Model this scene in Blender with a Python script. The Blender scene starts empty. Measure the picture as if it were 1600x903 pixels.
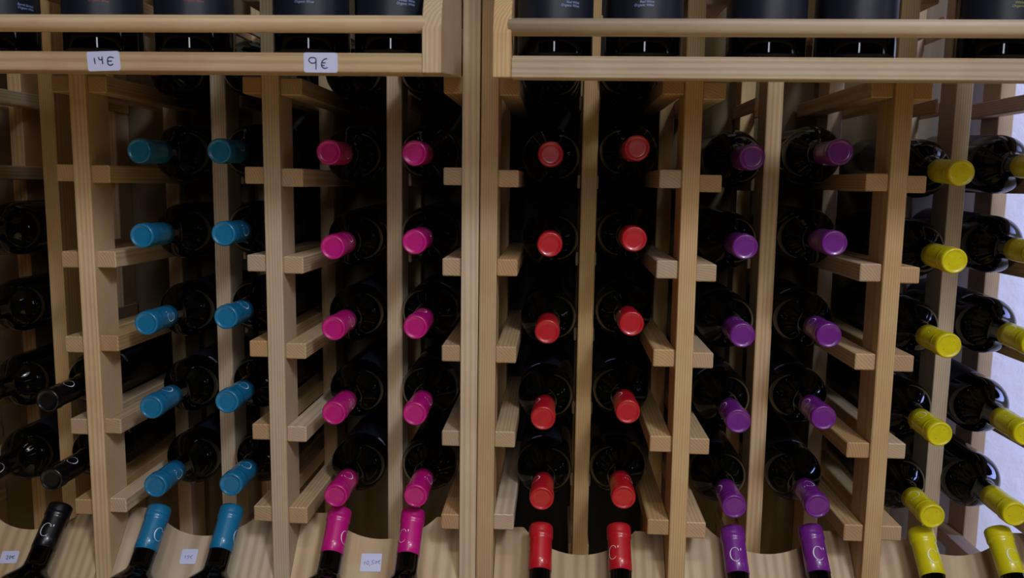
import bpy, bmesh, math, random
from mathutils import Vector, Matrix

SC = bpy.context.scene
COL = SC.collection
rnd = random.Random(11)

# ------------------------------------------------------------------ camera
cam_d = bpy.data.cameras.new('camera')
cam = bpy.data.objects.new('camera', cam_d)
COL.objects.link(cam)
R_ = Vector((0.99845697, 0.05388768, 0.01340849))
U_ = Vector((-0.0200508, 0.12468, 0.99199439))
W_ = Vector((-0.0517845, 0.99073257, -0.12556811))
cam.matrix_world = Matrix(((R_.x, U_.x, -W_.x, 0.11299), (R_.y, U_.y, -W_.y, -0.98498),
                           (R_.z, U_.z, -W_.z, -0.00774), (0, 0, 0, 1)))
cam_d.sensor_width = 36.0
cam_d.lens = 1304.6 / 1600 * 36.0
cam_d.clip_start = 0.02
cam_d.dof.use_dof = True
cam_d.dof.focus_distance = 1.0
cam_d.dof.aperture_fstop = 7.0
SC.camera = cam

# ------------------------------------------------------------------ world and lights
SC.view_settings.view_transform = 'Standard'
SC.view_settings.look = 'None'
SC.view_settings.exposure = -0.28
SC.view_settings.gamma = 1.0
SC.view_settings.use_curve_mapping = False
wd = bpy.data.worlds.new('room_air'); SC.world = wd; wd.use_nodes = True
wd.node_tree.nodes['Background'].inputs[0].default_value = (0.75, 0.78, 1.0, 1)
wd.node_tree.nodes['Background'].inputs[1].default_value = 0.004

def area(name, loc, target, sx, sy, power, color):
    l = bpy.data.lights.new(name, 'AREA'); l.shape = 'RECTANGLE'; l.size = sx; l.size_y = sy
    l.energy = power; l.color = color
    o = bpy.data.objects.new(name, l); COL.objects.link(o); o.location = loc
    o.rotation_euler = (Vector(target) - Vector(loc)).to_track_quat('-Z', 'Y').to_euler()
    return o
area('ceiling_bounce', (0.8, -2.3, 1.55), (0.15, 0, -0.1), 2.0, 1.2, 25, (1.0, 0.93, 0.83))
area('roof_window', (0.95, -1.7, 1.35), (0.35, 0, -0.1), 0.28, 0.34, 26, (0.76, 0.84, 1.0))
area('shop_front_window', (0.16, -3.7, 0.88), (0.2, 0, 0.1), 0.22, 0.90, 12, (0.84, 0.90, 1.0))
area('side_window', (2.6, -0.90, 0.55), (0.3, 0.0, 0.0), 0.22, 0.9, 2.0, (0.95, 0.86, 0.95))
o = area('added_bounce_fill', (0.1, -1.35, 1.7), (0.1, -1.35, 0.0), 0.6, 0.3, 17, (1.0, 0.92, 0.78)); o.data.spread = math.radians(70)  # added unseen source: lights the floor so warm bounce fills under the shelf
o = area('side_skylight', (1.22, 0.17, -0.08), (0.84, 0.345, -0.12), 0.12, 1.3, 4.4, (0.33, 0.41, 1.0)); o.data.spread = math.radians(100)

# ------------------------------------------------------------------ materials
def new_mat(name):
    m = bpy.data.materials.new(name); m.use_nodes = True
    nt = m.node_tree; b = nt.nodes['Principled BSDF']
    return m, nt, b
def plain(name, col, rough=0.5, metal=0.0, coat=0.0, spec=0.5):
    m, nt, b = new_mat(name)
    b.inputs['Base Color'].default_value = (*col, 1); b.inputs['Roughness'].default_value = rough
    b.inputs['Metallic'].default_value = metal; b.inputs['Coat Weight'].default_value = coat
    b.inputs['Coat Roughness'].default_value = 0.15
    b.inputs['Specular IOR Level'].default_value = spec
    return m
def wood(name, axis, light, dark, ring=0.0024, end_tint=(0.30, 0.17, 0.11)):
    """pine: growth rings in the cross-section, drawn out along the grain axis"""
    m, nt, b = new_mat(name); N = nt.nodes; L = nt.links
    tc = N.new('ShaderNodeTexCoord'); oi = N.new('ShaderNodeObjectInfo')
    # random offset per piece
    mul = N.new('ShaderNodeVectorMath'); mul.operation = 'SCALE'; mul.inputs['Scale'].default_value = 1.0
    comb = N.new('ShaderNodeCombineXYZ')
    for i, k in enumerate((0.9, 1.7, 3.1)):
        mm = N.new('ShaderNodeMath'); mm.operation = 'MULTIPLY'; mm.inputs[1].default_value = k * 7
        fr = N.new('ShaderNodeMath'); fr.operation = 'FRACT'
        sc = N.new('ShaderNodeMath'); sc.operation = 'MULTIPLY_ADD'; sc.inputs[1].default_value = 0.10; sc.inputs[2].default_value = 0.014
        L.new(oi.outputs['Random'], mm.inputs[0]); L.new(mm.outputs[0], fr.inputs[0]); L.new(fr.outputs[0], sc.inputs[0])
        L.new(sc.outputs[0], comb.inputs[i])
    add = N.new('ShaderNodeVectorMath'); add.operation = 'ADD'
    L.new(tc.outputs['Object'], add.inputs[0]); L.new(comb.outputs[0], add.inputs[1])
    mp = N.new('ShaderNodeMapping'); s = [1.0, 1.0, 1.0]; s[axis] = 0.03
    mp.inputs['Scale'].default_value = s; L.new(add.outputs[0], mp.inputs['Vector'])
    nz = N.new('ShaderNodeTexNoise'); nz.inputs['Scale'].default_value = 28; nz.inputs['Detail'].default_value = 3
    L.new(mp.outputs[0], nz.inputs['Vector'])
    # ring distance
    sep = N.new('ShaderNodeSeparateXYZ'); L.new(mp.outputs[0], sep.inputs[0])
    o2 = [i for i in range(3) if i != axis]
    c2 = N.new('ShaderNodeCombineXYZ'); L.new(sep.outputs[o2[0]], c2.inputs[0]); L.new(sep.outputs[o2[1]], c2.inputs[1])
    ln = N.new('ShaderNodeVectorMath'); ln.operation = 'LENGTH'; L.new(c2.outputs[0], ln.inputs[0])
    ma = N.new('ShaderNodeMath'); ma.operation = 'MULTIPLY_ADD'; ma.inputs[1].default_value = 0.010
    L.new(nz.outputs['Fac'], ma.inputs[0]); L.new(ln.outputs['Value'], ma.inputs[2])
    dv = N.new('ShaderNodeMath'); dv.operation = 'MULTIPLY'; dv.inputs[1].default_value = 2 * math.pi / ring
    L.new(ma.outputs[0], dv.inputs[0])
    sn = N.new('ShaderNodeMath'); sn.operation = 'SINE'; L.new(dv.outputs[0], sn.inputs[0])
    mr = N.new('ShaderNodeMapRange'); mr.inputs[1].default_value = -0.6; mr.inputs[2].default_value = 1.0
    mr.inputs[3].default_value = 0.0; mr.inputs[4].default_value = 0.55
    L.new(sn.outputs[0], mr.inputs[0])
    # fine fibre
    mp2 = N.new('ShaderNodeMapping'); s2 = [1.0, 1.0, 1.0]; s2[axis] = 0.025
    mp2.inputs['Scale'].default_value = s2; L.new(add.outputs[0], mp2.inputs['Vector'])
    n2 = N.new('ShaderNodeTexNoise'); n2.inputs['Scale'].default_value = 1400; n2.inputs['Detail'].default_value = 2
    L.new(mp2.outputs[0], n2.inputs['Vector'])
    n3 = N.new('ShaderNodeTexNoise'); n3.inputs['Scale'].default_value = 14; n3.inputs['Detail'].default_value = 2
    L.new(add.outputs[0], n3.inputs['Vector'])
    r3 = N.new('ShaderNodeMapRange'); r3.inputs[1].default_value = .35; r3.inputs[2].default_value = .7
    L.new(n3.outputs['Fac'], r3.inputs[0])
    mx = N.new('ShaderNodeMix'); mx.data_type = 'RGBA'
    mx.inputs['A'].default_value = (*light, 1); mx.inputs['B'].default_value = (*dark, 1)
    L.new(mr.outputs[0], mx.inputs['Factor'])
    # broad tone: yellow to pinkish, and a per-piece tone
    pk = N.new('ShaderNodeMix'); pk.data_type = 'RGBA'; pk.blend_type = 'MULTIPLY'
    pk.inputs['B'].default_value = (0.93, 0.84, 0.84, 1)
    L.new(r3.outputs[0], pk.inputs['Factor']); L.new(mx.outputs['Result'], pk.inputs['A'])
    hs = N.new('ShaderNodeHueSaturation')
    vr = N.new('ShaderNodeMapRange'); vr.inputs[3].default_value = 0.84; vr.inputs[4].default_value = 1.12
    L.new(oi.outputs['Random'], vr.inputs[0]); L.new(vr.outputs[0], hs.inputs['Value'])
    sr = N.new('ShaderNodeMath'); sr.operation = 'MULTIPLY'; sr.inputs[1].default_value = 13.7
    sf = N.new('ShaderNodeMath'); sf.operation = 'FRACT'
    sm = N.new('ShaderNodeMapRange'); sm.inputs[3].default_value = 0.74; sm.inputs[4].default_value = 1.22
    L.new(oi.outputs['Random'], sr.inputs[0]); L.new(sr.outputs[0], sf.inputs[0]); L.new(sf.outputs[0], sm.inputs[0]); L.new(sm.outputs[0], hs.inputs['Saturation'])
    L.new(pk.outputs['Result'], hs.inputs['Color'])
    mf = N.new('ShaderNodeMix'); mf.data_type = 'RGBA'; mf.blend_type = 'MULTIPLY'; mf.inputs['Factor'].default_value = 0.22
    L.new(hs.outputs['Color'], mf.inputs['A']); L.new(n2.outputs['Fac'], mf.inputs['B'])
    # saw-cut end grain is darker and redder: a property of the cut face, by the object-space normal
    tn = N.new('ShaderNodeSeparateXYZ'); L.new(tc.outputs['Normal'], tn.inputs[0])
    ab = N.new('ShaderNodeMath'); ab.operation = 'ABSOLUTE'; L.new(tn.outputs[axis], ab.inputs[0])
    gt = N.new('ShaderNodeMapRange'); gt.inputs[1].default_value = .75; gt.inputs[2].default_value = .95
    gt.inputs[4].default_value = 0.32; L.new(ab.outputs[0], gt.inputs[0])
    me = N.new('ShaderNodeMix'); me.data_type = 'RGBA'; me.inputs['B'].default_value = (*end_tint, 1)
    L.new(gt.outputs[0], me.inputs['Factor']); L.new(mf.outputs['Result'], me.inputs['A'])
    L.new(me.outputs['Result'], b.inputs['Base Color'])
    b.inputs['Roughness'].default_value = 0.62; b.inputs['Specular IOR Level'].default_value = 0.25
    bp = N.new('ShaderNodeBump'); bp.inputs['Strength'].default_value = 0.18; bp.inputs['Distance'].default_value = 0.0008
    L.new(mr.outputs[0], bp.inputs['Height']); L.new(bp.outputs[0], b.inputs['Normal'])
    return m
PINE, PINE_D = (0.67, 0.495, 0.295), (0.46, 0.305, 0.155)
WX = wood('pine_grain_across', 0, PINE, PINE_D, 0.005)
WY = wood('pine_grain_deep', 1, PINE, PINE_D, 0.0030)
WZ = wood('pine_grain_upright', 2, PINE, PINE_D, 0.0026)
WB = wood('pine_board', 1, (0.62, 0.49, 0.325), (0.36, 0.26, 0.16), 0.011)
GLASS = plain('dark_bottle_glass', (0.0010, 0.0012, 0.0010), 0.05, spec=0.36)
GLASS_UP = GLASS
CAPM = {}
for k, c in {'teal': (0.006, 0.16, 0.34), 'pink': (0.52, 0.006, 0.20), 'red': (0.48, 0.008, 0.018),
             'purple': (0.155, 0.014, 0.23), 'yellow': (0.66, 0.58, 0.005), 'black': (0.0018, 0.0018, 0.0035)}.items():
    m, nt, b = new_mat(k + '_foil')
    b.inputs['Roughness'].default_value = 0.36; b.inputs['Coat Weight'].default_value = 0.4
    b.inputs['Coat Roughness'].default_value = 0.12
    n = nt.nodes.new('ShaderNodeTexNoise'); n.inputs['Scale'].default_value = 90
    tc = nt.nodes.new('ShaderNodeTexCoord'); nt.links.new(tc.outputs['Object'], n.inputs['Vector'])
    mx = nt.nodes.new('ShaderNodeMix'); mx.data_type = 'RGBA'
    mx.inputs['A'].default_value = (*[v * .86 for v in c], 1); mx.inputs['B'].default_value = (*[min(1, v * 1.14) for v in c], 1)
    nt.links.new(n.outputs['Fac'], mx.inputs['Factor']); nt.links.new(mx.outputs['Result'], b.inputs['Base Color'])
    bp = nt.nodes.new('ShaderNodeBump'); bp.inputs['Strength'].default_value = 0.12; bp.inputs['Distance'].default_value = 0.0006
    nt.links.new(n.outputs['Fac'], bp.inputs['Height']); nt.links.new(bp.outputs[0], b.inputs['Normal'])
    CAPM[k] = m
WHITE_INK = plain('white_ink', (0.82, 0.84, 0.92), 0.4)
LABEL = plain('navy_black_label', (0.010, 0.012, 0.022), 0.42, spec=0.45)
LABEL_PALE = plain('pale_label_paper', (0.30, 0.31, 0.46), 0.5)
LETTER = {'pale': plain('pale_print', (0.34, 0.40, 0.72), 0.5), 'red': plain('red_print', (0.34, 0.05, 0.05), 0.5),
          'yellow': plain('yellow_print', (0.32, 0.33, 0.05), 0.5)}
CARD = plain('price_card', (0.60, 0.61, 0.86), 0.6)
INK = plain('marker_ink', (0.006, 0.006, 0.05), 0.5)
PENCIL = plain('pen_ink', (0.10, 0.10, 0.24), 0.6)
HOLE = plain('pin_hole', (0.01, 0.005, 0.01), 0.9)
WALLM, nt, b = new_mat('rough_plaster')
b.inputs['Base Color'].default_value = (0.60, 0.59, 0.56, 1); b.inputs['Roughness'].default_value = 0.9
tc = nt.nodes.new('ShaderNodeTexCoord'); n = nt.nodes.new('ShaderNodeTexNoise'); n.inputs['Scale'].default_value = 45; n.inputs['Detail'].default_value = 6
nt.links.new(tc.outputs['Object'], n.inputs['Vector'])
bp = nt.nodes.new('ShaderNodeBump'); bp.inputs['Strength'].default_value = 0.6; bp.inputs['Distance'].default_value = 0.004
nt.links.new(n.outputs['Fac'], bp.inputs['Height']); nt.links.new(bp.outputs[0], b.inputs['Normal'])
FLOORM = plain('terracotta_tile_floor', (0.44, 0.33, 0.16), 0.6)

# ------------------------------------------------------------------ helpers
def link(name, me, mat=None, parent=None):
    o = bpy.data.objects.new(name, me); COL.objects.link(o)
    if mat is not None and not me.materials: me.materials.append(mat)
    if parent is not None: o.parent = parent
    return o
def tag(o, label=None, cat=None, group=None, kind=None):
    if label: o['label'] = label
    if cat: o['category'] = cat
    if group: o['group'] = group
    if kind: o['kind'] = kind
    return o
def empty(name, loc):
    o = bpy.data.objects.new(name, None); COL.objects.link(o); o.location = loc; o.empty_display_size = 0.05
    return o
def box_mesh(name, sx, sy, sz, bev=0.0008, shear=0.0):
    bm = bmesh.new(); bmesh.ops.create_cube(bm, size=1.0)
    for v in bm.verts:
        v.co = Vector((v.co.x * sx, v.co.y * sy, v.co.z * sz)); v.co.x += shear * v.co.z
    if bev: bmesh.ops.bevel(bm, geom=bm.edges[:], offset=bev, segments=1, affect='EDGES')
    me = bpy.data.meshes.new(name); bm.to_mesh(me); bm.free(); return me
def box(name, x0, x1, y0, y1, z0, z1, mat, parent, bev=0.0008, shear=0.0):
    me = box_mesh(name, x1 - x0, y1 - y0, z1 - z0, bev, shear)
    o = link(name, me, mat, parent); o.location = ((x0 + x1) / 2, (y0 + y1) / 2, (z0 + z1) / 2)
    return o
def lathe(name, prof, seg=40, smooth=True):
    bm = bmesh.new(); rings = []
    for r, z in prof:
        if r < 1e-6: rings.append([bm.verts.new((0, 0, z))])
        else: rings.append([bm.verts.new((r * math.cos(2 * math.pi * i / seg), r * math.sin(2 * math.pi * i / seg), z)) for i in range(seg)])
    for a, c in zip(rings, rings[1:]):
        for i in range(seg):
            j = (i + 1) % seg
            if len(a) == 1: bm.faces.new((a[0], c[j], c[i]))
            elif len(c) == 1: bm.faces.new((a[i], a[j], c[0]))
            else: bm.faces.new((a[i], a[j], c[j], c[i]))
    bmesh.ops.recalc_face_normals(bm, faces=bm.faces[:])
    for f in bm.faces: f.smooth = smooth
    me = bpy.data.meshes.new(name); bm.to_mesh(me); bm.free(); return me
def prism(name, pts, x0, x1, bev=0.0):
    """(y,z) outline extruded along x"""
    bm = bmesh.new()
    a = [bm.verts.new((x0, y, z)) for y, z in pts]; c = [bm.verts.new((x1, y, z)) for y, z in pts]
    bm.faces.new(a); bm.faces.new(c[::-1])
    for i in range(len(pts)):
        j = (i + 1) % len(pts); bm.faces.new((a[i], c[i], c[j], a[j]))
    bmesh.ops.recalc_face_normals(bm, faces=bm.faces[:])
    if bev: bmesh.ops.bevel(bm, geom=bm.edges[:], offset=bev, segments=1, affect='EDGES')
    me = bpy.data.meshes.new(name); bm.to_mesh(me); bm.free(); return me

# ------------------------------------------------------------------ setting
FZ = -1.10
o = box('wall_back', -2.2, 3.4, 0.345, 0.445, FZ, 1.6, WALLM, None, 0); tag(o, 'rough white plaster wall behind the wine racks', kind='structure')
o = box('floor', -2.2, 3.4, -2.6, 0.445, FZ - 0.1, FZ, FLOORM, None, 0); tag(o, 'warm tiled floor under the wine racks', kind='structure')

# ------------------------------------------------------------------ racks
PW = 0.0206; H = 0.10553
POST = {'Y': (-0.929, 0.0), 'Z': (-0.694, 0.0), 'A': (-0.45921, -0.00408), 'B': (-0.22618, -0.00064), 'C': (0.01094, 0.00149),
        'D': (0.03286, 0.00252), 'E': (0.26735, -0.00283), 'F': (0.50255, 0.00081), 'G': (0.7375, 0.0)}
INNER = {'y': (-0.8110, 0.0), 'a': (-0.57259, -0.00204), 'b': (-0.33845, 0.00115), 'c': (-0.10284, 0.00164), 'd': (0.15455, 0.00105),
         'e': (0.38899, -0.00168), 'f': (0.62402, 0.00097)}
RAIL = {  # outer edge x, top z, thickness of rows 1..5
'Ar': [(-0.4262, 0.0074, 0.0214), (-0.4249, -0.0968, 0.0204), (-0.4254, -0.2011, 0.0201), (-0.4267, -0.3069, 0.0194), (-0.4257, -0.4111, 0.019)],
'Br': [(-0.1901, 0.0062, 0.0215), (-0.1915, -0.0989, 0.0209), (-0.1905, -0.2056, 0.0195), (-0.1914, -0.3099, 0.02), (-0.1922, -0.4144, 0.0214)],
'Cl': [(-0.0218, 0.0098, 0.0206), (-0.0227, -0.0978, 0.0212), (-0.0231, -0.2032, 0.0201), (-0.0228, -0.3102, 0.0195), (-0.0233, -0.4167, 0.0196)],
'El': [(0.2316, 0.0103, 0.0211), (0.232, -0.0958, 0.0213), (0.2319, -0.2025, 0.0211), (0.2315, -0.3094, 0.02), (0.2318, -0.4143, 0.0197)],
'Er': [(0.3037, 0.005, 0.0199), (0.302, -0.0994, 0.0204), (0.3032, -0.2054, 0.019), (0.3028, -0.3108, 0.02), (0.3027, -0.4162, 0.0205)],
'Fl': [(0.4671, 0.0089, 0.0201), (0.4676, -0.0952, 0.021), (0.4685, -0.2018, 0.0196), (0.4655, -0.3099, 0.019), (0.469, -0.4131, 0.0211)],
'Fr': [(0.5356, 0.0069, 0.0196), (0.5362, -0.0984, 0.0191), (0.5365, -0.2028, 0.0196), (0.5351, -0.3101, 0.0189), (0.5373, -0.413, 0.0186)]}
def default_rail(k):
    s = 1 if k[1] == 'r' else -1
    return [(POST[k[0]][0] + s * (PW / 2 + 0.024), 0.0077 - H * i, 0.0201) for i in range(5)]
ROWZ = [0.0077 - H * i for i in range(-2, 6)]          # rows -2..5 : top of rails
TOPZ = 0.62
rack_l = empty('wine_rack', (-0.34, 0.15, FZ))
tag(rack_l, 'left pine wine rack holding the teal and pink capped bottles', 'wine rack')
rack_r = empty('wine_rack', (0.385, 0.15, FZ))
tag(rack_r, 'right pine wine rack holding the red, purple and yellow capped bottles', 'wine rack')
def place(o, rack): # keep world coordinates under the rack's Empty
    o.parent = rack; o.location = Vector(o.location) - Vector(rack.location); return o
def upright(name, x0, lean, y0, y1, rack):
    zc = (FZ + TOPZ) / 2; me = box_mesh(name, PW, y1 - y0, TOPZ - FZ, 0.0009, lean)
    o = link(name, me, WZ); o.location = (x0 + lean * zc, (y0 + y1) / 2, zc); return place(o, rack)
def xat(t, z): return t[0] + t[1] * z
for k, (x, ln) in POST.items():
    rack = rack_l if k in 'YZABC' else rack_r
    upright('front_post', x, ln, 0.0, 0.050, rack)
    upright('rear_post', x, ln * 0.5, 0.238, 0.288, rack)
    for side in 'lr':
        if (k, side) in (('C', 'r'), ('D', 'l'), ('Y', 'l'), ('G', 'r')): continue
        key = k + side; rows = RAIL.get(key) or default_rail(key)
        rows = [(rows[0][0], rows[0][1] + 2 * H, .0201), (rows[0][0], rows[0][1] + H, .0201)] + rows + ([(rows[4][0], rows[4][1] - H, .0201)] if key == 'Gl' else [])
        for ex, zt, th in rows:
            px = xat(POST[k], zt); s = 1 if side == 'r' else -1
            px += s * (PW / 2)
            a, c = sorted((px, ex))
            yf = 0.004 + rnd.uniform(-.001, .0015)
            place(box('side_rail', a, c, yf, 0.300 + rnd.uniform(-.003, .003), zt - th, zt, WY, None, 0.0012), rack)
for k, (x, ln) in INNER.items():
    rack = rack_l if k in 'yabc' else rack_r
    upright('inner_front_post', x, ln, 0.1206, 0.166, rack)
    upright('inner_rear_post', x, ln, 0.276, 0.316, rack)
    for i, zt in enumerate([0.0077 - H * j for j in range(-2, 7)]):
        wd_ = 0.004 if i < 8 else 0.016
        for s in (-1, 1):
            a, c = sorted((x + ln * zt + s * PW / 2, x + ln * zt + s * (PW / 2 + wd_)))
            place(box('inner_rail', a, c, 0.168 if i < 8 else 0.123, 0.312, zt - .0215, zt - .003, WY, None, 0.001), rack)

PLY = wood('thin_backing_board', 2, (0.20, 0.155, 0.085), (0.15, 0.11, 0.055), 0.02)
for a, c, m_, rk in ((-0.938, -0.576, PLY, rack_l), (-0.575, -0.338, PLY, rack_l), (-0.337, 0.021, PLY, rack_l), (0.022, 0.257, plain('shade_black_panel', (0.004, 0.004, 0.004), 0.8), rack_r),  # red bay backing is blackened to stand in for the bay's deep shade
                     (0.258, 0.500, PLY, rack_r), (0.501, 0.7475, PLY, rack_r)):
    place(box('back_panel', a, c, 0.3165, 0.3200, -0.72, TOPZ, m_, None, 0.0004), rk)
# sloped display boards with a scooped top edge
EL = math.radians(48)
UU = Vector((0, math.cos(EL), math.sin(EL))); NN = Vector((0, -math.sin(EL), math.cos(EL))); P0 = Vector((0, 0, -0.510))
def board(xa, xb, s_top, s_low, rack, drop=0.0):
    w = xb - xa; hw = 0.072; d = s_top - s_low; Rr = (hw * hw + d * d) / (2 * d)
    pts = [(-w / 2, -0.250), (w / 2, -0.250), (w / 2, s_top)]
    n = 24
    for i in range(n + 1):
        x = hw - 2 * hw * i / n
        z = s_low + Rr - math.sqrt(Rr * Rr - x * x)
        pts.append((x, z))
    pts.append((-w / 2, s_top))
    bm = bmesh.new(); th = 0.014
    a = [bm.verts.new((x, s, 0)) for x, s in pts]; c = [bm.verts.new((x, s, -th)) for x, s in pts]
    bm.faces.new(a); bm.faces.new(c[::-1])
    for i in range(len(pts)):
        j = (i + 1) % len(pts); bm.faces.new((a[i], c[i], c[j], a[j]))
    bmesh.ops.recalc_face_normals(bm, faces=bm.faces[:])
    me = bpy.data.meshes.new('display_board'); bm.to_mesh(me); bm.free()
    o = link('display_board', me, WB)
    o.rotation_euler = (EL, 0, 0); o.location = ((xa + xb) / 2, 0, -0.510 - drop); place(o, rack)
    led = box_mesh('display_ledge', w, 0.014, 0.062, 0.001)
    l = link('display_ledge', led, WX, o); l.location = (0, -0.243, 0.031)
    return o
PR = PW / 2 + 0.0006
pz = lambda k: xat(POST[k], -0.47)
board(pz('Y') + PR, pz('Z') - PR, .088, .053, rack_l)
board(pz('Z') + PR, pz('A') - PR, .088, .053, rack_l)
board(pz('A') + PR, pz('B') - PR, .088, .053, rack_l)
board(pz('B') + PR, pz('C') - PR, .089, .057, rack_l)
board(pz('D') + PR, pz('E') - PR, .085, .0515, rack_r, 0.006)
board(pz('E') + PR, pz('F') - PR, .088, .0555, rack_r)
board(pz('F') + PR, pz('G') - PR, .094, .062, rack_r)

# projecting bottle shelves
def shelf(x0, x1, zb, zt, zf, dz, rack, ends):
    """x range of the rail; zb/zt rail bottom/top; zf floor underside; dz dowel centre"""
    place(box('shelf_rail', x0, x1, -0.172, -0.151, zb, zt, WX, None, 0.0009), rack)
    place(box('shelf_floor', x0, x1, -0.151, -0.001, zf, zf + 0.0035, WX, None, 0.0004), rack)
    bm = bmesh.new()
    bmesh.ops.create_cone(bm, cap_ends=True, segments=32, radius1=0.0083, radius2=0.0083, depth=x1 - x0 + 0.006,
                          matrix=Matrix.Rotation(math.pi / 2, 4, 'Y'))
    for f in bm.faces: f.smooth = len(f.verts) == 4
    me = bpy.data.meshes.new('dowel_rail'); bm.to_mesh(me); bm.free()
    o = link('dowel_rail', me, WX); o.location = ((x0 + x1) / 2, -0.164, dz); place(o, rack)
    prof = [(-0.172, zb), (-0.172, zb + .042), (-0.169, zb + .056), (-0.163, zb + .068), (-0.152, zb + .080), (-0.134, zb + .092),
            (-0.10, zb + .10), (-0.001, zb + .105), (-0.001, zf - 0.0005)]
    for a, c in ends:
        o = link('end_panel', prism('end_panel', prof, a, c, 0.0008), WZ); o.location = (0, 0, 0); place(o, rack)
shelf(-0.919, -0.0190, 0.0958, 0.1142, 0.1135, 0.1422, rack_l, [(-0.0188, -0.0003), (-0.9378, -0.9193)])
shelf(0.0667, 0.728, 0.0921, 0.1105, 0.1120, 0.1401, rack_r, [(0.0487, 0.0665), (0.7282, 0.747)])

# ------------------------------------------------------------------ bottles
BL = 0.300
def body_profile(r=0.0371):
    p = [(0, 0.012), (0.020, 0.006), (r - 0.0045, 0.0), (r - 0.0014, 0.0010), (r, 0.0036), (r, 0.0050), (r, 0.012), (r, 0.09), (r, 0.172), (r, 0.177)]
    # rounded shoulder drawn in to the neck
    rn = 0.0139; k = (r - rn) / 0.0239
    for t, q in ((119, 23.9), (116, 23.7), (113, 23.1), (109.5, 22.0), (106, 20.4), (102.5, 18.2), (99, 15.4), (95.5, 12.0), (92, 8.4),
                 (89, 5.3), (86, 2.8), (83.5, 1.3), (80, 0.4)):
        p.append((rn + q * k / 1000, BL - t / 1000))
    p += [(rn, 0.224), (0.0138, 0.245), (0.0136, 0.290), (0.0, 0.2905)]
    return p
BODY = lathe('glass_body', body_profile(), 48); BODY.materials.append(GLASS)
def cap_profile():
    T = BL; p = [(0.01395, T - 0.059), (0.01440, T - 0.0588), (0.0143, T - 0.045), (0.0141, T - 0.0200), (0.0141, T - 0.0183), (0.01455, T - 0.0172),
                 (0.01520, T - 0.0160), (0.01530, T - 0.0145), (0.01525, T - 0.0128), (0.01500, T - 0.0120), (0.01510, T - 0.0110), (0.01510, T - 0.0040),
                 (0.01480, T - 0.0018), (0.0141, T - 0.0005), (0.01335, T), (0.01240, T - 0.0001), (0.0117, T - 0.0008),
                 (0.0090, T - 0.0009), (0.0050, T - 0.0008), (0, T - 0.0008)]
    return p
CAPS = {}
def holes(bm):
    for s in (-1, 1):
        bmesh.ops.create_circle(bm, cap_ends=True, segments=8, radius=0.00045,
                                matrix=Matrix.Translation((s * 0.0068, s * 0.0022, BL - 0.00080)))
for k in CAPM:
    me = lathe('capsule_' + k, cap_profile(), 48); me.materials.append(CAPM[k]); CAPS[k] = me
bm = bmesh.new(); holes(bm)
for v in bm.verts: v.co.z += 0.00012
HOLES = bpy.data.meshes.new('pin_holes'); bm.to_mesh(HOLES); bm.free(); HOLES.materials.append(HOLE)
def bend(x, z, r, ang0=math.pi / 2):
    """flat (x to the reader's right, z up) onto a cylinder of radius r facing +Y"""
    a = ang0 + x / r
    return (r * math.cos(a), r * math.sin(a), z)
def emblem_mesh():
    """a thin seriffed C followed by a raised comma mark"""
    r = 0.01462; bm = bmesh.new(); zc = BL - 0.0385; rx, rz = 0.0062, 0.0084; n = 30
    ii, oo = [], []
    for i in range(n + 1):
        a = math.radians(58 + (304 - 58) * i / n)
        th = 0.00026 + 0.00042 * max(0, math.cos(a - math.pi)) ** 1.3
        ii.append(((rx - th) * math.cos(a), (rz - 0.00022) * math.sin(a))); oo.append(((rx + th) * math.cos(a), (rz + .00022) * math.sin(a)))
    def V(p): return bm.verts.new(bend(p[0] - .0006, zc + p[1], r))
    vi = [V(p) for p in ii]; vo = [V(p) for p in oo]
    for i in range(n): bm.faces.new((vi[i], vi[i + 1], vo[i + 1], vo[i]))
    def poly(ps): bm.faces.new([V(p) for p in ps])
    poly([(0.0030, 0.0070), (0.0041, 0.0068), (0.0046, 0.0044), (0.0042, 0.0044)])       # upper serif
    poly([(0.0034, -0.0071), (0.0038, -0.0067), (0.0048, -0.0052), (0.0044, -0.0052)])
    poly([(0.0066, 0.0074), (0.0077, 0.0078), (0.0079, 0.0066), (0.0073, 0.0048), (0.0068, 0.0049), (0.0068, 0.0062)])
    me = bpy.data.meshes.new('emblem'); bm.to_mesh(me); bm.free(); me.materials.append(WHITE_INK); return me
EMBLEM = emblem_mesh()
def patch(name, r, z0, z1, a0, a1, mat, n=24):
    bm = bmesh.new(); lo, hi = [], []
    for i in range(n + 1):
        a = math.radians(90 + a0 + (a1 - a0) * i / n)
        lo.append(bm.verts.new((r * math.cos(a), r * math.sin(a), z0))); hi.append(bm.verts.new((r * math.cos(a), r * math.sin(a), z1)))
    for i in range(n):
        f = bm.faces.new((lo[i], lo[i + 1], hi[i + 1], hi[i])); f.smooth = True
    bmesh.ops.recalc_face_normals(bm, faces=bm.faces[:])
    me = bpy.data.meshes.new(name); bm.to_mesh(me); bm.free(); me.materials.append(mat); return me
LAB = patch('label', 0.03725, 0.060, 0.160, -80, 80, LABEL)
LAB_EDGE = patch('label_band', 0.03737, 0.1545, 0.160, -34, -12, LABEL_PALE, 10)
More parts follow.
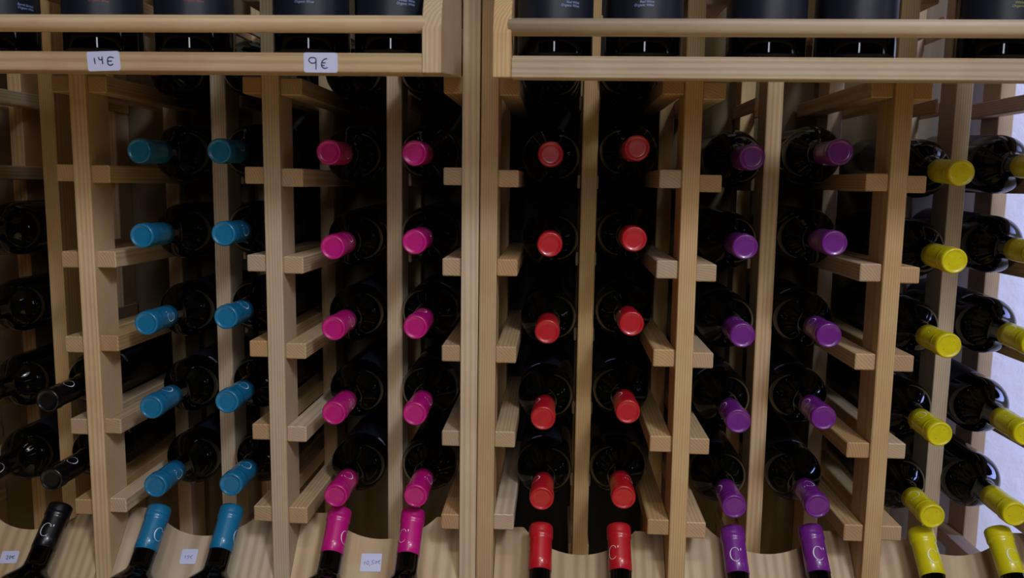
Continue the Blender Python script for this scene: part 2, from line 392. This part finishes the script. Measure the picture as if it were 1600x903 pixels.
def text_mesh(name, body, width, mat, rad, zc, align='RIGHT', shear=0.18):
    cu = bpy.data.curves.new(name, 'FONT'); cu.body = body; cu.size = 1; cu.shear = shear; cu.align_x = align
    cu.resolution_u = 3; cu.space_line = 0.95
    t = bpy.data.objects.new(name, cu); COL.objects.link(t)
    bpy.context.view_layer.update()
    me = bpy.data.meshes.new_from_object(t.evaluated_get(bpy.context.evaluated_depsgraph_get()))
    bpy.data.objects.remove(t); bpy.data.curves.remove(cu)
    xs = [v.co.x for v in me.vertices]; ys = [v.co.y for v in me.vertices]
    s = width / (max(xs) - min(xs)); xm = (max(xs) + min(xs)) / 2; y1 = max(ys)
    for v in me.vertices:
        x, y = (v.co.x - xm) * s, (v.co.y - y1) * s
        v.co = Vector(bend(-x, zc + y, rad))        # +Y facing reader: reader's right is -X side
    me.name = name; me.materials.clear(); me.materials.append(mat); return me
# "bend" puts +x at increasing angle, i.e. towards -X, which is the reader's right seen from +Y
def fix_dir(me): 
    for v in me.vertices: v.co.x = -v.co.x
    return me

def bottle(axis_z, base, roll, capcol, label, cat, group, side_mark=True, lab=True):
    """base: centre of the punt; axis_z: unit vector towards the capsule; roll about the axis"""
    Z = axis_z.normalized(); X = Vector((1, 0, 0)); X = (X - Z * X.dot(Z)).normalized(); Y = Z.cross(X)
    rot = Matrix((X, Y, Z)).transposed() @ Matrix.Rotation(roll, 3, 'Z')
    e = empty('wine_bottle', base); e.rotation_euler = rot.to_euler()
    tag(e, label, cat, group)
    link('glass_body', BODY, None, e)
    c = link('capsule', CAPS[capcol], None, e); c['label'] = capcol + ' foil capsule'
    if side_mark: link('emblem', EMBLEM, None, c)
    link('pin_hole', HOLES, None, c)
    if lab:
        l = link('label', LAB, None, e); link('label_band', LAB_EDGE, None, l)
    return e

ORD = {1: 'top', 2: 'second', 3: 'third', 4: 'fourth', 5: 'fifth'}
# horizontally stored bottles: (x,z) of each capsule tip relative to bay middle and rail top, and where the emblem points
BAYS = {'teal': ('A', 'B', [[(-46, 17), (-47, 21), (-46, 19), (-44, 19), (-43, 23)], [(52, 18), (54, 25), (54, 29), (52, 29), (54, 28)]],
                 [[180, 180, 75, 12, 75], [60, 80, 40, 30, 25]]),
        'pink': ('B', 'C', [[(-51, 18), (-48, 11), (-48, 18), (-49, 18), (-48, 18)], [(51, 18), (51, 19), (52, 22), (51, 20), (52, 21)]],
                 [[90, 50, 78, 78, 25], [85, 48, 5, 60, 55]]),
        'red': ('D', 'E', [[(-46, 19), (-45, 19), (-46, 20), (-49, 19), (-49, 23)], [(54, 27), (54, 27), (54, 32), (53, 30), (51, 28)]],
                [[180, 180, 110, -48, -42], [180, 180, -75, -45, 42]]),
        'purple': ('E', 'F', [[(-49, 18), (-52, 20), (-50, 21), (-50, 22), (-50, 21)], [(50, 25), (50, 26), (50, 23), (50, 29), (49, 25)]],
                   [[180, 180, 5, -60, -65], [180, -15, -50, -55, -5]]),
        'yellow': ('F', 'G', [[(-48, 3), (-48, 8), (-47, 14), (-49, 13), (-50, 17)], [(48, 10), (49, 17), (50, 18), (50, 17), (46, 23)]],
                   [[-15, -15, -20, -35, -35], [-20, -20, -45, -12, 180]])}
def lying(mid, dx, dz, row, sgn, roll, col, label, group, ty=0.0):
    rz = 0.0077 - H * (row - 1)
    tip = Vector((mid + dx / 1000, ty, rz + dz / 1000))
    bz = rz + (0.0205 if sgn < 0 else 0.0262)
    fx = {0.3853: 0.0018, 0.6203: 0.0012}.get(mid, 0.0) if sgn > 0 else 0.0
    far = Vector((mid + fx + 0.0035 + sgn * (0.0490 if sgn < 0 else 0.0492), 0.300, bz))
    d = (tip - far).normalized()
    return bottle(d, tip - d * BL, math.radians(-roll), col, label, 'bottle', group)
INX = {'Z': 'a', 'A': 'b', 'B': 'c', 'D': 'd', 'E': 'e', 'F': 'f'}
MID = {'Z': -0.5765, 'A': -0.3417, 'B': -0.1068, 'D': 0.1503, 'E': 0.3853, 'F': 0.6203}
for col, (pl, pr, cols, rolls) in BAYS.items():
    m = MID[pl]
    for ci, c in enumerate(cols):
        for ri, (dx, dz) in enumerate(c):
            lying(m, dx, dz, ri + 1, -1 if ci == 0 else 1, rolls[ci][ri], col,
                  '%s-capped lying bottle, %s column of the %s bay, %s row below the shelf' % (col, 'left' if ci == 0 else 'right', col, ORD[ri + 1]),
                  'lying bottles with %s capsules' % col)
# black capsuled bottles in the leftmost bay
for ri in (4, 5):
    lying(MID['Z'], *((58, 24) if ri == 4 else (57, 27)), ri, 1, 25, 'black',
          'black-capped lying bottle just left of the leftmost wide post, %s row down' % ORD[ri], 'lying bottles with black capsules')
for ri in (2, 3, 4, 5):
    lying(MID['Z'], -50, 20, ri, -1, 60 if ri == 5 else 180, 'black',
          'dark wine bottle cut by the left picture edge, %s row below the shelf' % ORD[ri], 'lying bottles with black capsules')
# bottles in the shaded row directly under the shelf
for pl, cols in (('A', ('red', 'black')), ('B', ('black', 'black')), ('D', ('red', 'black'))):
    for ci, cc in enumerate(cols):
        lying(MID[pl], (-50, 50)[ci], 20, 0, (-1, 1)[ci], 180, cc,
              'shaded dark bottle directly under the shelf, %s column above the %s bay' % (('left', 'right')[ci], {'A': 'teal', 'B': 'pink', 'D': 'red'}[pl]),
              'shaded bottles directly under the shelf')

# display bottles leaning back on the sloped boards
EB = math.radians(43); DB = Vector((0, math.cos(EB), math.sin(EB)))
DISP = [('black', -0.5265, -0.4342, 10, 'left'), ('teal', -0.394, -0.432, 68, 'left'), ('teal', -0.298, -0.4285, 97, 'right'), ('pink', -0.157, -0.4270, 72, 'left'),
        ('pink', -0.062, -0.4250, -30, 'right'), ('red', 0.101, -0.439, -95, 'left'), ('red', 0.199, -0.436, -38, 'right'),
        ('purple', 0.340, -0.434, -8, 'left'), ('purple', 0.436, -0.429, 4, 'right'), ('yellow', 0.570, -0.427, 8, 'left'), ('yellow', 0.662, -0.423, 8, 'right')]
for col, x, z, roll, lr in DISP:
    tip = Vector((x, 0.030, z))
    lab = ('leaning display bottle with %s capsule on the sloped board, %s of its pair' % (col, lr)) if col != 'black' else \
        'leaning display bottle with black capsule on the sloped board at far left'
    bottle(DB, tip - DB * BL, math.radians(180 + roll), col, lab, 'bottle', 'display bottles leaning on the sloped boards')

# upright bottles on the shelves
UPB = lathe('glass_body', body_profile(0.0388), 64); UPB.materials.append(GLASS)
UPL = patch('label', 0.0390, 0.028, 0.115, -84, 84, LABEL, 36)
def up_text(s, colr, width, z): return fix_dir(text_mesh('lettering', s, width, LETTER[colr], 0.03915, z))
_t = {}
UP = [(-0.4748, .1170, ('Barrel Bottled\nOrganic Wine', 'pale'), .0515, 40, 'cut by the left picture edge'),
      (-0.3622, .1170, ('Red Wine\nOrganic Wine', 'red'), .0546, -5, 'standing above the fourteen euro card, with red lettering'),
      (-0.2653, .1170, ('Red Wine\nOrganic Wine', 'red'), .0546, 0, 'standing left of the second front post'),
      (-0.1420, .1170, ('White Wine\nOrganic Wine', 'pale'), .0535, -11, 'standing above the nine euro card, with pale lettering'),
      (-0.0580, .1170, ('White Wine\nOrganic Wine', 'pale'), .0525, 19, 'standing next to the left shelf end panel'),
      (0.1068, .1155, ('Red Wine\nOrganic Wine', 'pale'), .0525, 23, 'leftmost on the right shelf'),
      (0.1964, .1155, ('Red Wine\nOrganic Wine', 'pale'), .0525, 0, 'second from the left on the right shelf'),
      (0.3180, .1155, None, 0, 0, 'with plain label, above the left purple capped column'),
      (0.4053, .1155, None, 0, 0, 'with plain label, above the right purple capped column'),
      (0.5428, .1155, ('White Wine\nOrganic Wine', 'yellow'), .0525, 30, 'with yellow lettering at the right picture edge'),
      (0.6400, .1155, ('White Wine\nOrganic Wine', 'yellow'), .0525, 0, 'standing beyond the right picture edge')]
for x, zb, txt, tz, off, lab in UP:
    e = empty('wine_bottle', (x, -0.112, zb))
    az = math.atan2(0.113 - x, 0.873)                  # direction from bottle to the aisle centre
    e.rotation_euler = (0, 0, math.pi + az + math.radians(off))
    tag(e, 'upright dark wine bottle ' + lab, 'bottle', 'upright bottles on the projecting shelves')
    link('glass_body', UPB, None, e); link('capsule', CAPS['black'], None, e)
    l = link('label', UPL, None, e)
    if txt:
        key = txt + (tz,)
        if key not in _t: _t[key] = up_text(txt[0], txt[1], 0.0188, tz)
        link('lettering', _t[key], None, l)

# ------------------------------------------------------------------ price cards
def card_mesh(w, h, r, th=0.0005):
    bm = bmesh.new(); pts = []
    for cx, cy, a0 in ((w / 2 - r, h / 2 - r, 0), (-w / 2 + r, h / 2 - r, 90), (-w / 2 + r, -h / 2 + r, 180), (w / 2 - r, -h / 2 + r, 270)):
        for k in range(5):
            a = math.radians(a0 + 22.5 * k); pts.append((cx + r * math.cos(a), cy + r * math.sin(a)))
    a = [bm.verts.new((x, y, th)) for x, y in pts]; c = [bm.verts.new((x, y, 0)) for x, y in pts]
    bm.faces.new(a); bm.faces.new(c[::-1])
    for i in range(len(pts)):
        j = (i + 1) % len(pts); bm.faces.new((a[i], c[i], c[j], a[j]))
    bmesh.ops.recalc_face_normals(bm, faces=bm.faces[:])
    me = bpy.data.meshes.new('price_card'); bm.to_mesh(me); bm.free(); return me
def strokes(name, lines, w, h, pen, mat, th=0.00062):
    """pen strokes as ribbons; points in 0..1 of the card, origin bottom-left"""
    bm = bmesh.new()
    for ln in lines:
        P = [Vector(((x - .5) * w, (y - .5) * h)) for x, y in ln]
        # smooth
        for _ in range(2):
            if len(P) > 2:
                Q = [P[0]]
                for a, c in zip(P, P[1:]): Q += [a * .75 + c * .25, a * .25 + c * .75]
                Q.append(P[-1]); P = Q
        L_, R__ = [], []
        for i, p in enumerate(P):
            d = (P[min(i + 1, len(P) - 1)] - P[max(i - 1, 0)]).normalized(); n = Vector((-d.y, d.x)) * pen / 2
            L_.append(bm.verts.new((p.x + n.x, p.y + n.y, th))); R__.append(bm.verts.new((p.x - n.x, p.y - n.y, th)))
        for i in range(len(P) - 1): bm.faces.new((L_[i], R__[i], R__[i + 1], L_[i + 1]))
    me = bpy.data.meshes.new(name); bm.to_mesh(me); bm.free(); me.materials.append(mat); return me
def card(corners, lines, pen, mat, label, r=0.0022):
    tl, tr, br, bl = [Vector(c) for c in corners]
    X = ((tr - tl) + (br - bl)).normalized(); Yv = ((tl - bl) + (tr - br)); Z = X.cross(Yv).normalized(); Y = Z.cross(X)
    w = ((tr - tl).length + (br - bl).length) / 2; h = ((tl - bl).length + (tr - br).length) / 2
    shear = Yv.dot(X) / Yv.dot(Y)
    o = link('price_card', card_mesh(w, h, r), CARD)
    t = link('handwriting', strokes('handwriting', lines, w, h, pen, mat), None, o)
    for me in (o.data, t.data):
        for v in me.vertices: v.co.x += shear * v.co.y * 0.5
    M = Matrix((X, Y, Z)).transposed().to_4x4(); M.translation = (tl + tr + bl + br) / 4
    o.matrix_world = M
    tag(o, label, 'price card', 'handwritten white price cards'); t['label'] = 'dark handwritten price'
    return o
Yc = -0.1722
card([(-0.3481, Yc, 0.1138), (-0.3151, Yc, 0.1148), (-0.3142, Yc, 0.0963), (-0.3466, Yc, 0.0953)],
     [[(.225, .68), (.235, .36)], [(.355, .72), (.37, .58), (.43, .56), (.455, .6)], [(.465, .73), (.47, .34)],
      [(.82, .65), (.72, .71), (.64, .66), (.62, .50), (.63, .32), (.70, .26), (.79, .34)], [(.62, .49), (.76, .49)]],
     0.00115, INK, 'white price card reading 14 €, leftmost on the shelf rail')
card([(-0.1333, Yc, 0.1141), (-0.1003, Yc, 0.1142), (-0.0999, Yc, 0.0954), (-0.1330, Yc, 0.0957)],
     [[(.36, .70), (.28, .77), (.17, .72), (.15, .58), (.22, .46), (.33, .47), (.37, .56)], [(.365, .70), (.37, .50), (.36, .15)],
      [(.70, .70), (.60, .68), (.52, .48), (.53, .28), (.62, .19), (.71, .26)], [(.53, .49), (.65, .49)], [(.53, .37), (.62, .34)]],
     0.00105, INK, 'white price card reading 9 €, nearest the shelf end panel')
off = NN * 0.0003
def lift(cs): return [tuple(Vector(c) + off) for c in cs]
EU = lambda x, y, s: [[(x + s, y + s * .9), (x + .3 * s, y + s * .9), (x, y), (x + .3 * s, y - .8 * s), (x + s, y - .7 * s)], [(x - .1, y + .03), (x + .07, y + .05)]]
card(lift([[-0.6001, 0.0157, -0.4926], [-0.5771, 0.0163, -0.4919], [-0.5752, 0.0058, -0.5036], [-0.5978, 0.0049, -0.5046]]),
     [[(.30, .58), (.40, .62), (.42, .52), (.34, .32), (.46, .34)], [(.53, .60), (.49, .46), (.55, .34), (.61, .46), (.57, .58), (.53, .60)]] + EU(.68, .48, .13),
     0.00075, INK, 'white price card reading 20 € on the far left sloped board')
card(lift([[-0.3627, 0.0229, -0.4846], [-0.3415, 0.0238, -0.4835], [-0.3413, 0.0104, -0.4984], [-0.3623, 0.0105, -0.4984]]),
     [[(.24, .48), (.30, .60), (.30, .36)], [(.53, .58), (.44, .58), (.42, .48), (.50, .48), (.52, .40), (.42, .34)]] + EU(.62, .46, .13),
     0.0006, PENCIL, 'white price card reading 15 € between the teal display bottles')
card(lift([[-0.1287, 0.025, -0.4823], [-0.1022, 0.0256, -0.4816], [-0.101, 0.0101, -0.4988], [-0.1271, 0.0098, -0.4991]]),
     [[(.14, .44), (.22, .58), (.20, .36)], [(.34, .58), (.28, .46), (.34, .36), (.41, .46), (.38, .57), (.34, .58)], [(.46, .38), (.44, .30)],
      [(.64, .62), (.55, .60), (.54, .52), (.62, .50), (.62, .42), (.53, .40)], [(.74, .58), (.69, .50), (.74, .42), (.79, .50), (.76, .58)]] + EU(.86, .52, .10),
     0.0006, PENCIL, 'square white price card reading 10,50 € between the pink display bottles', 0.0004)
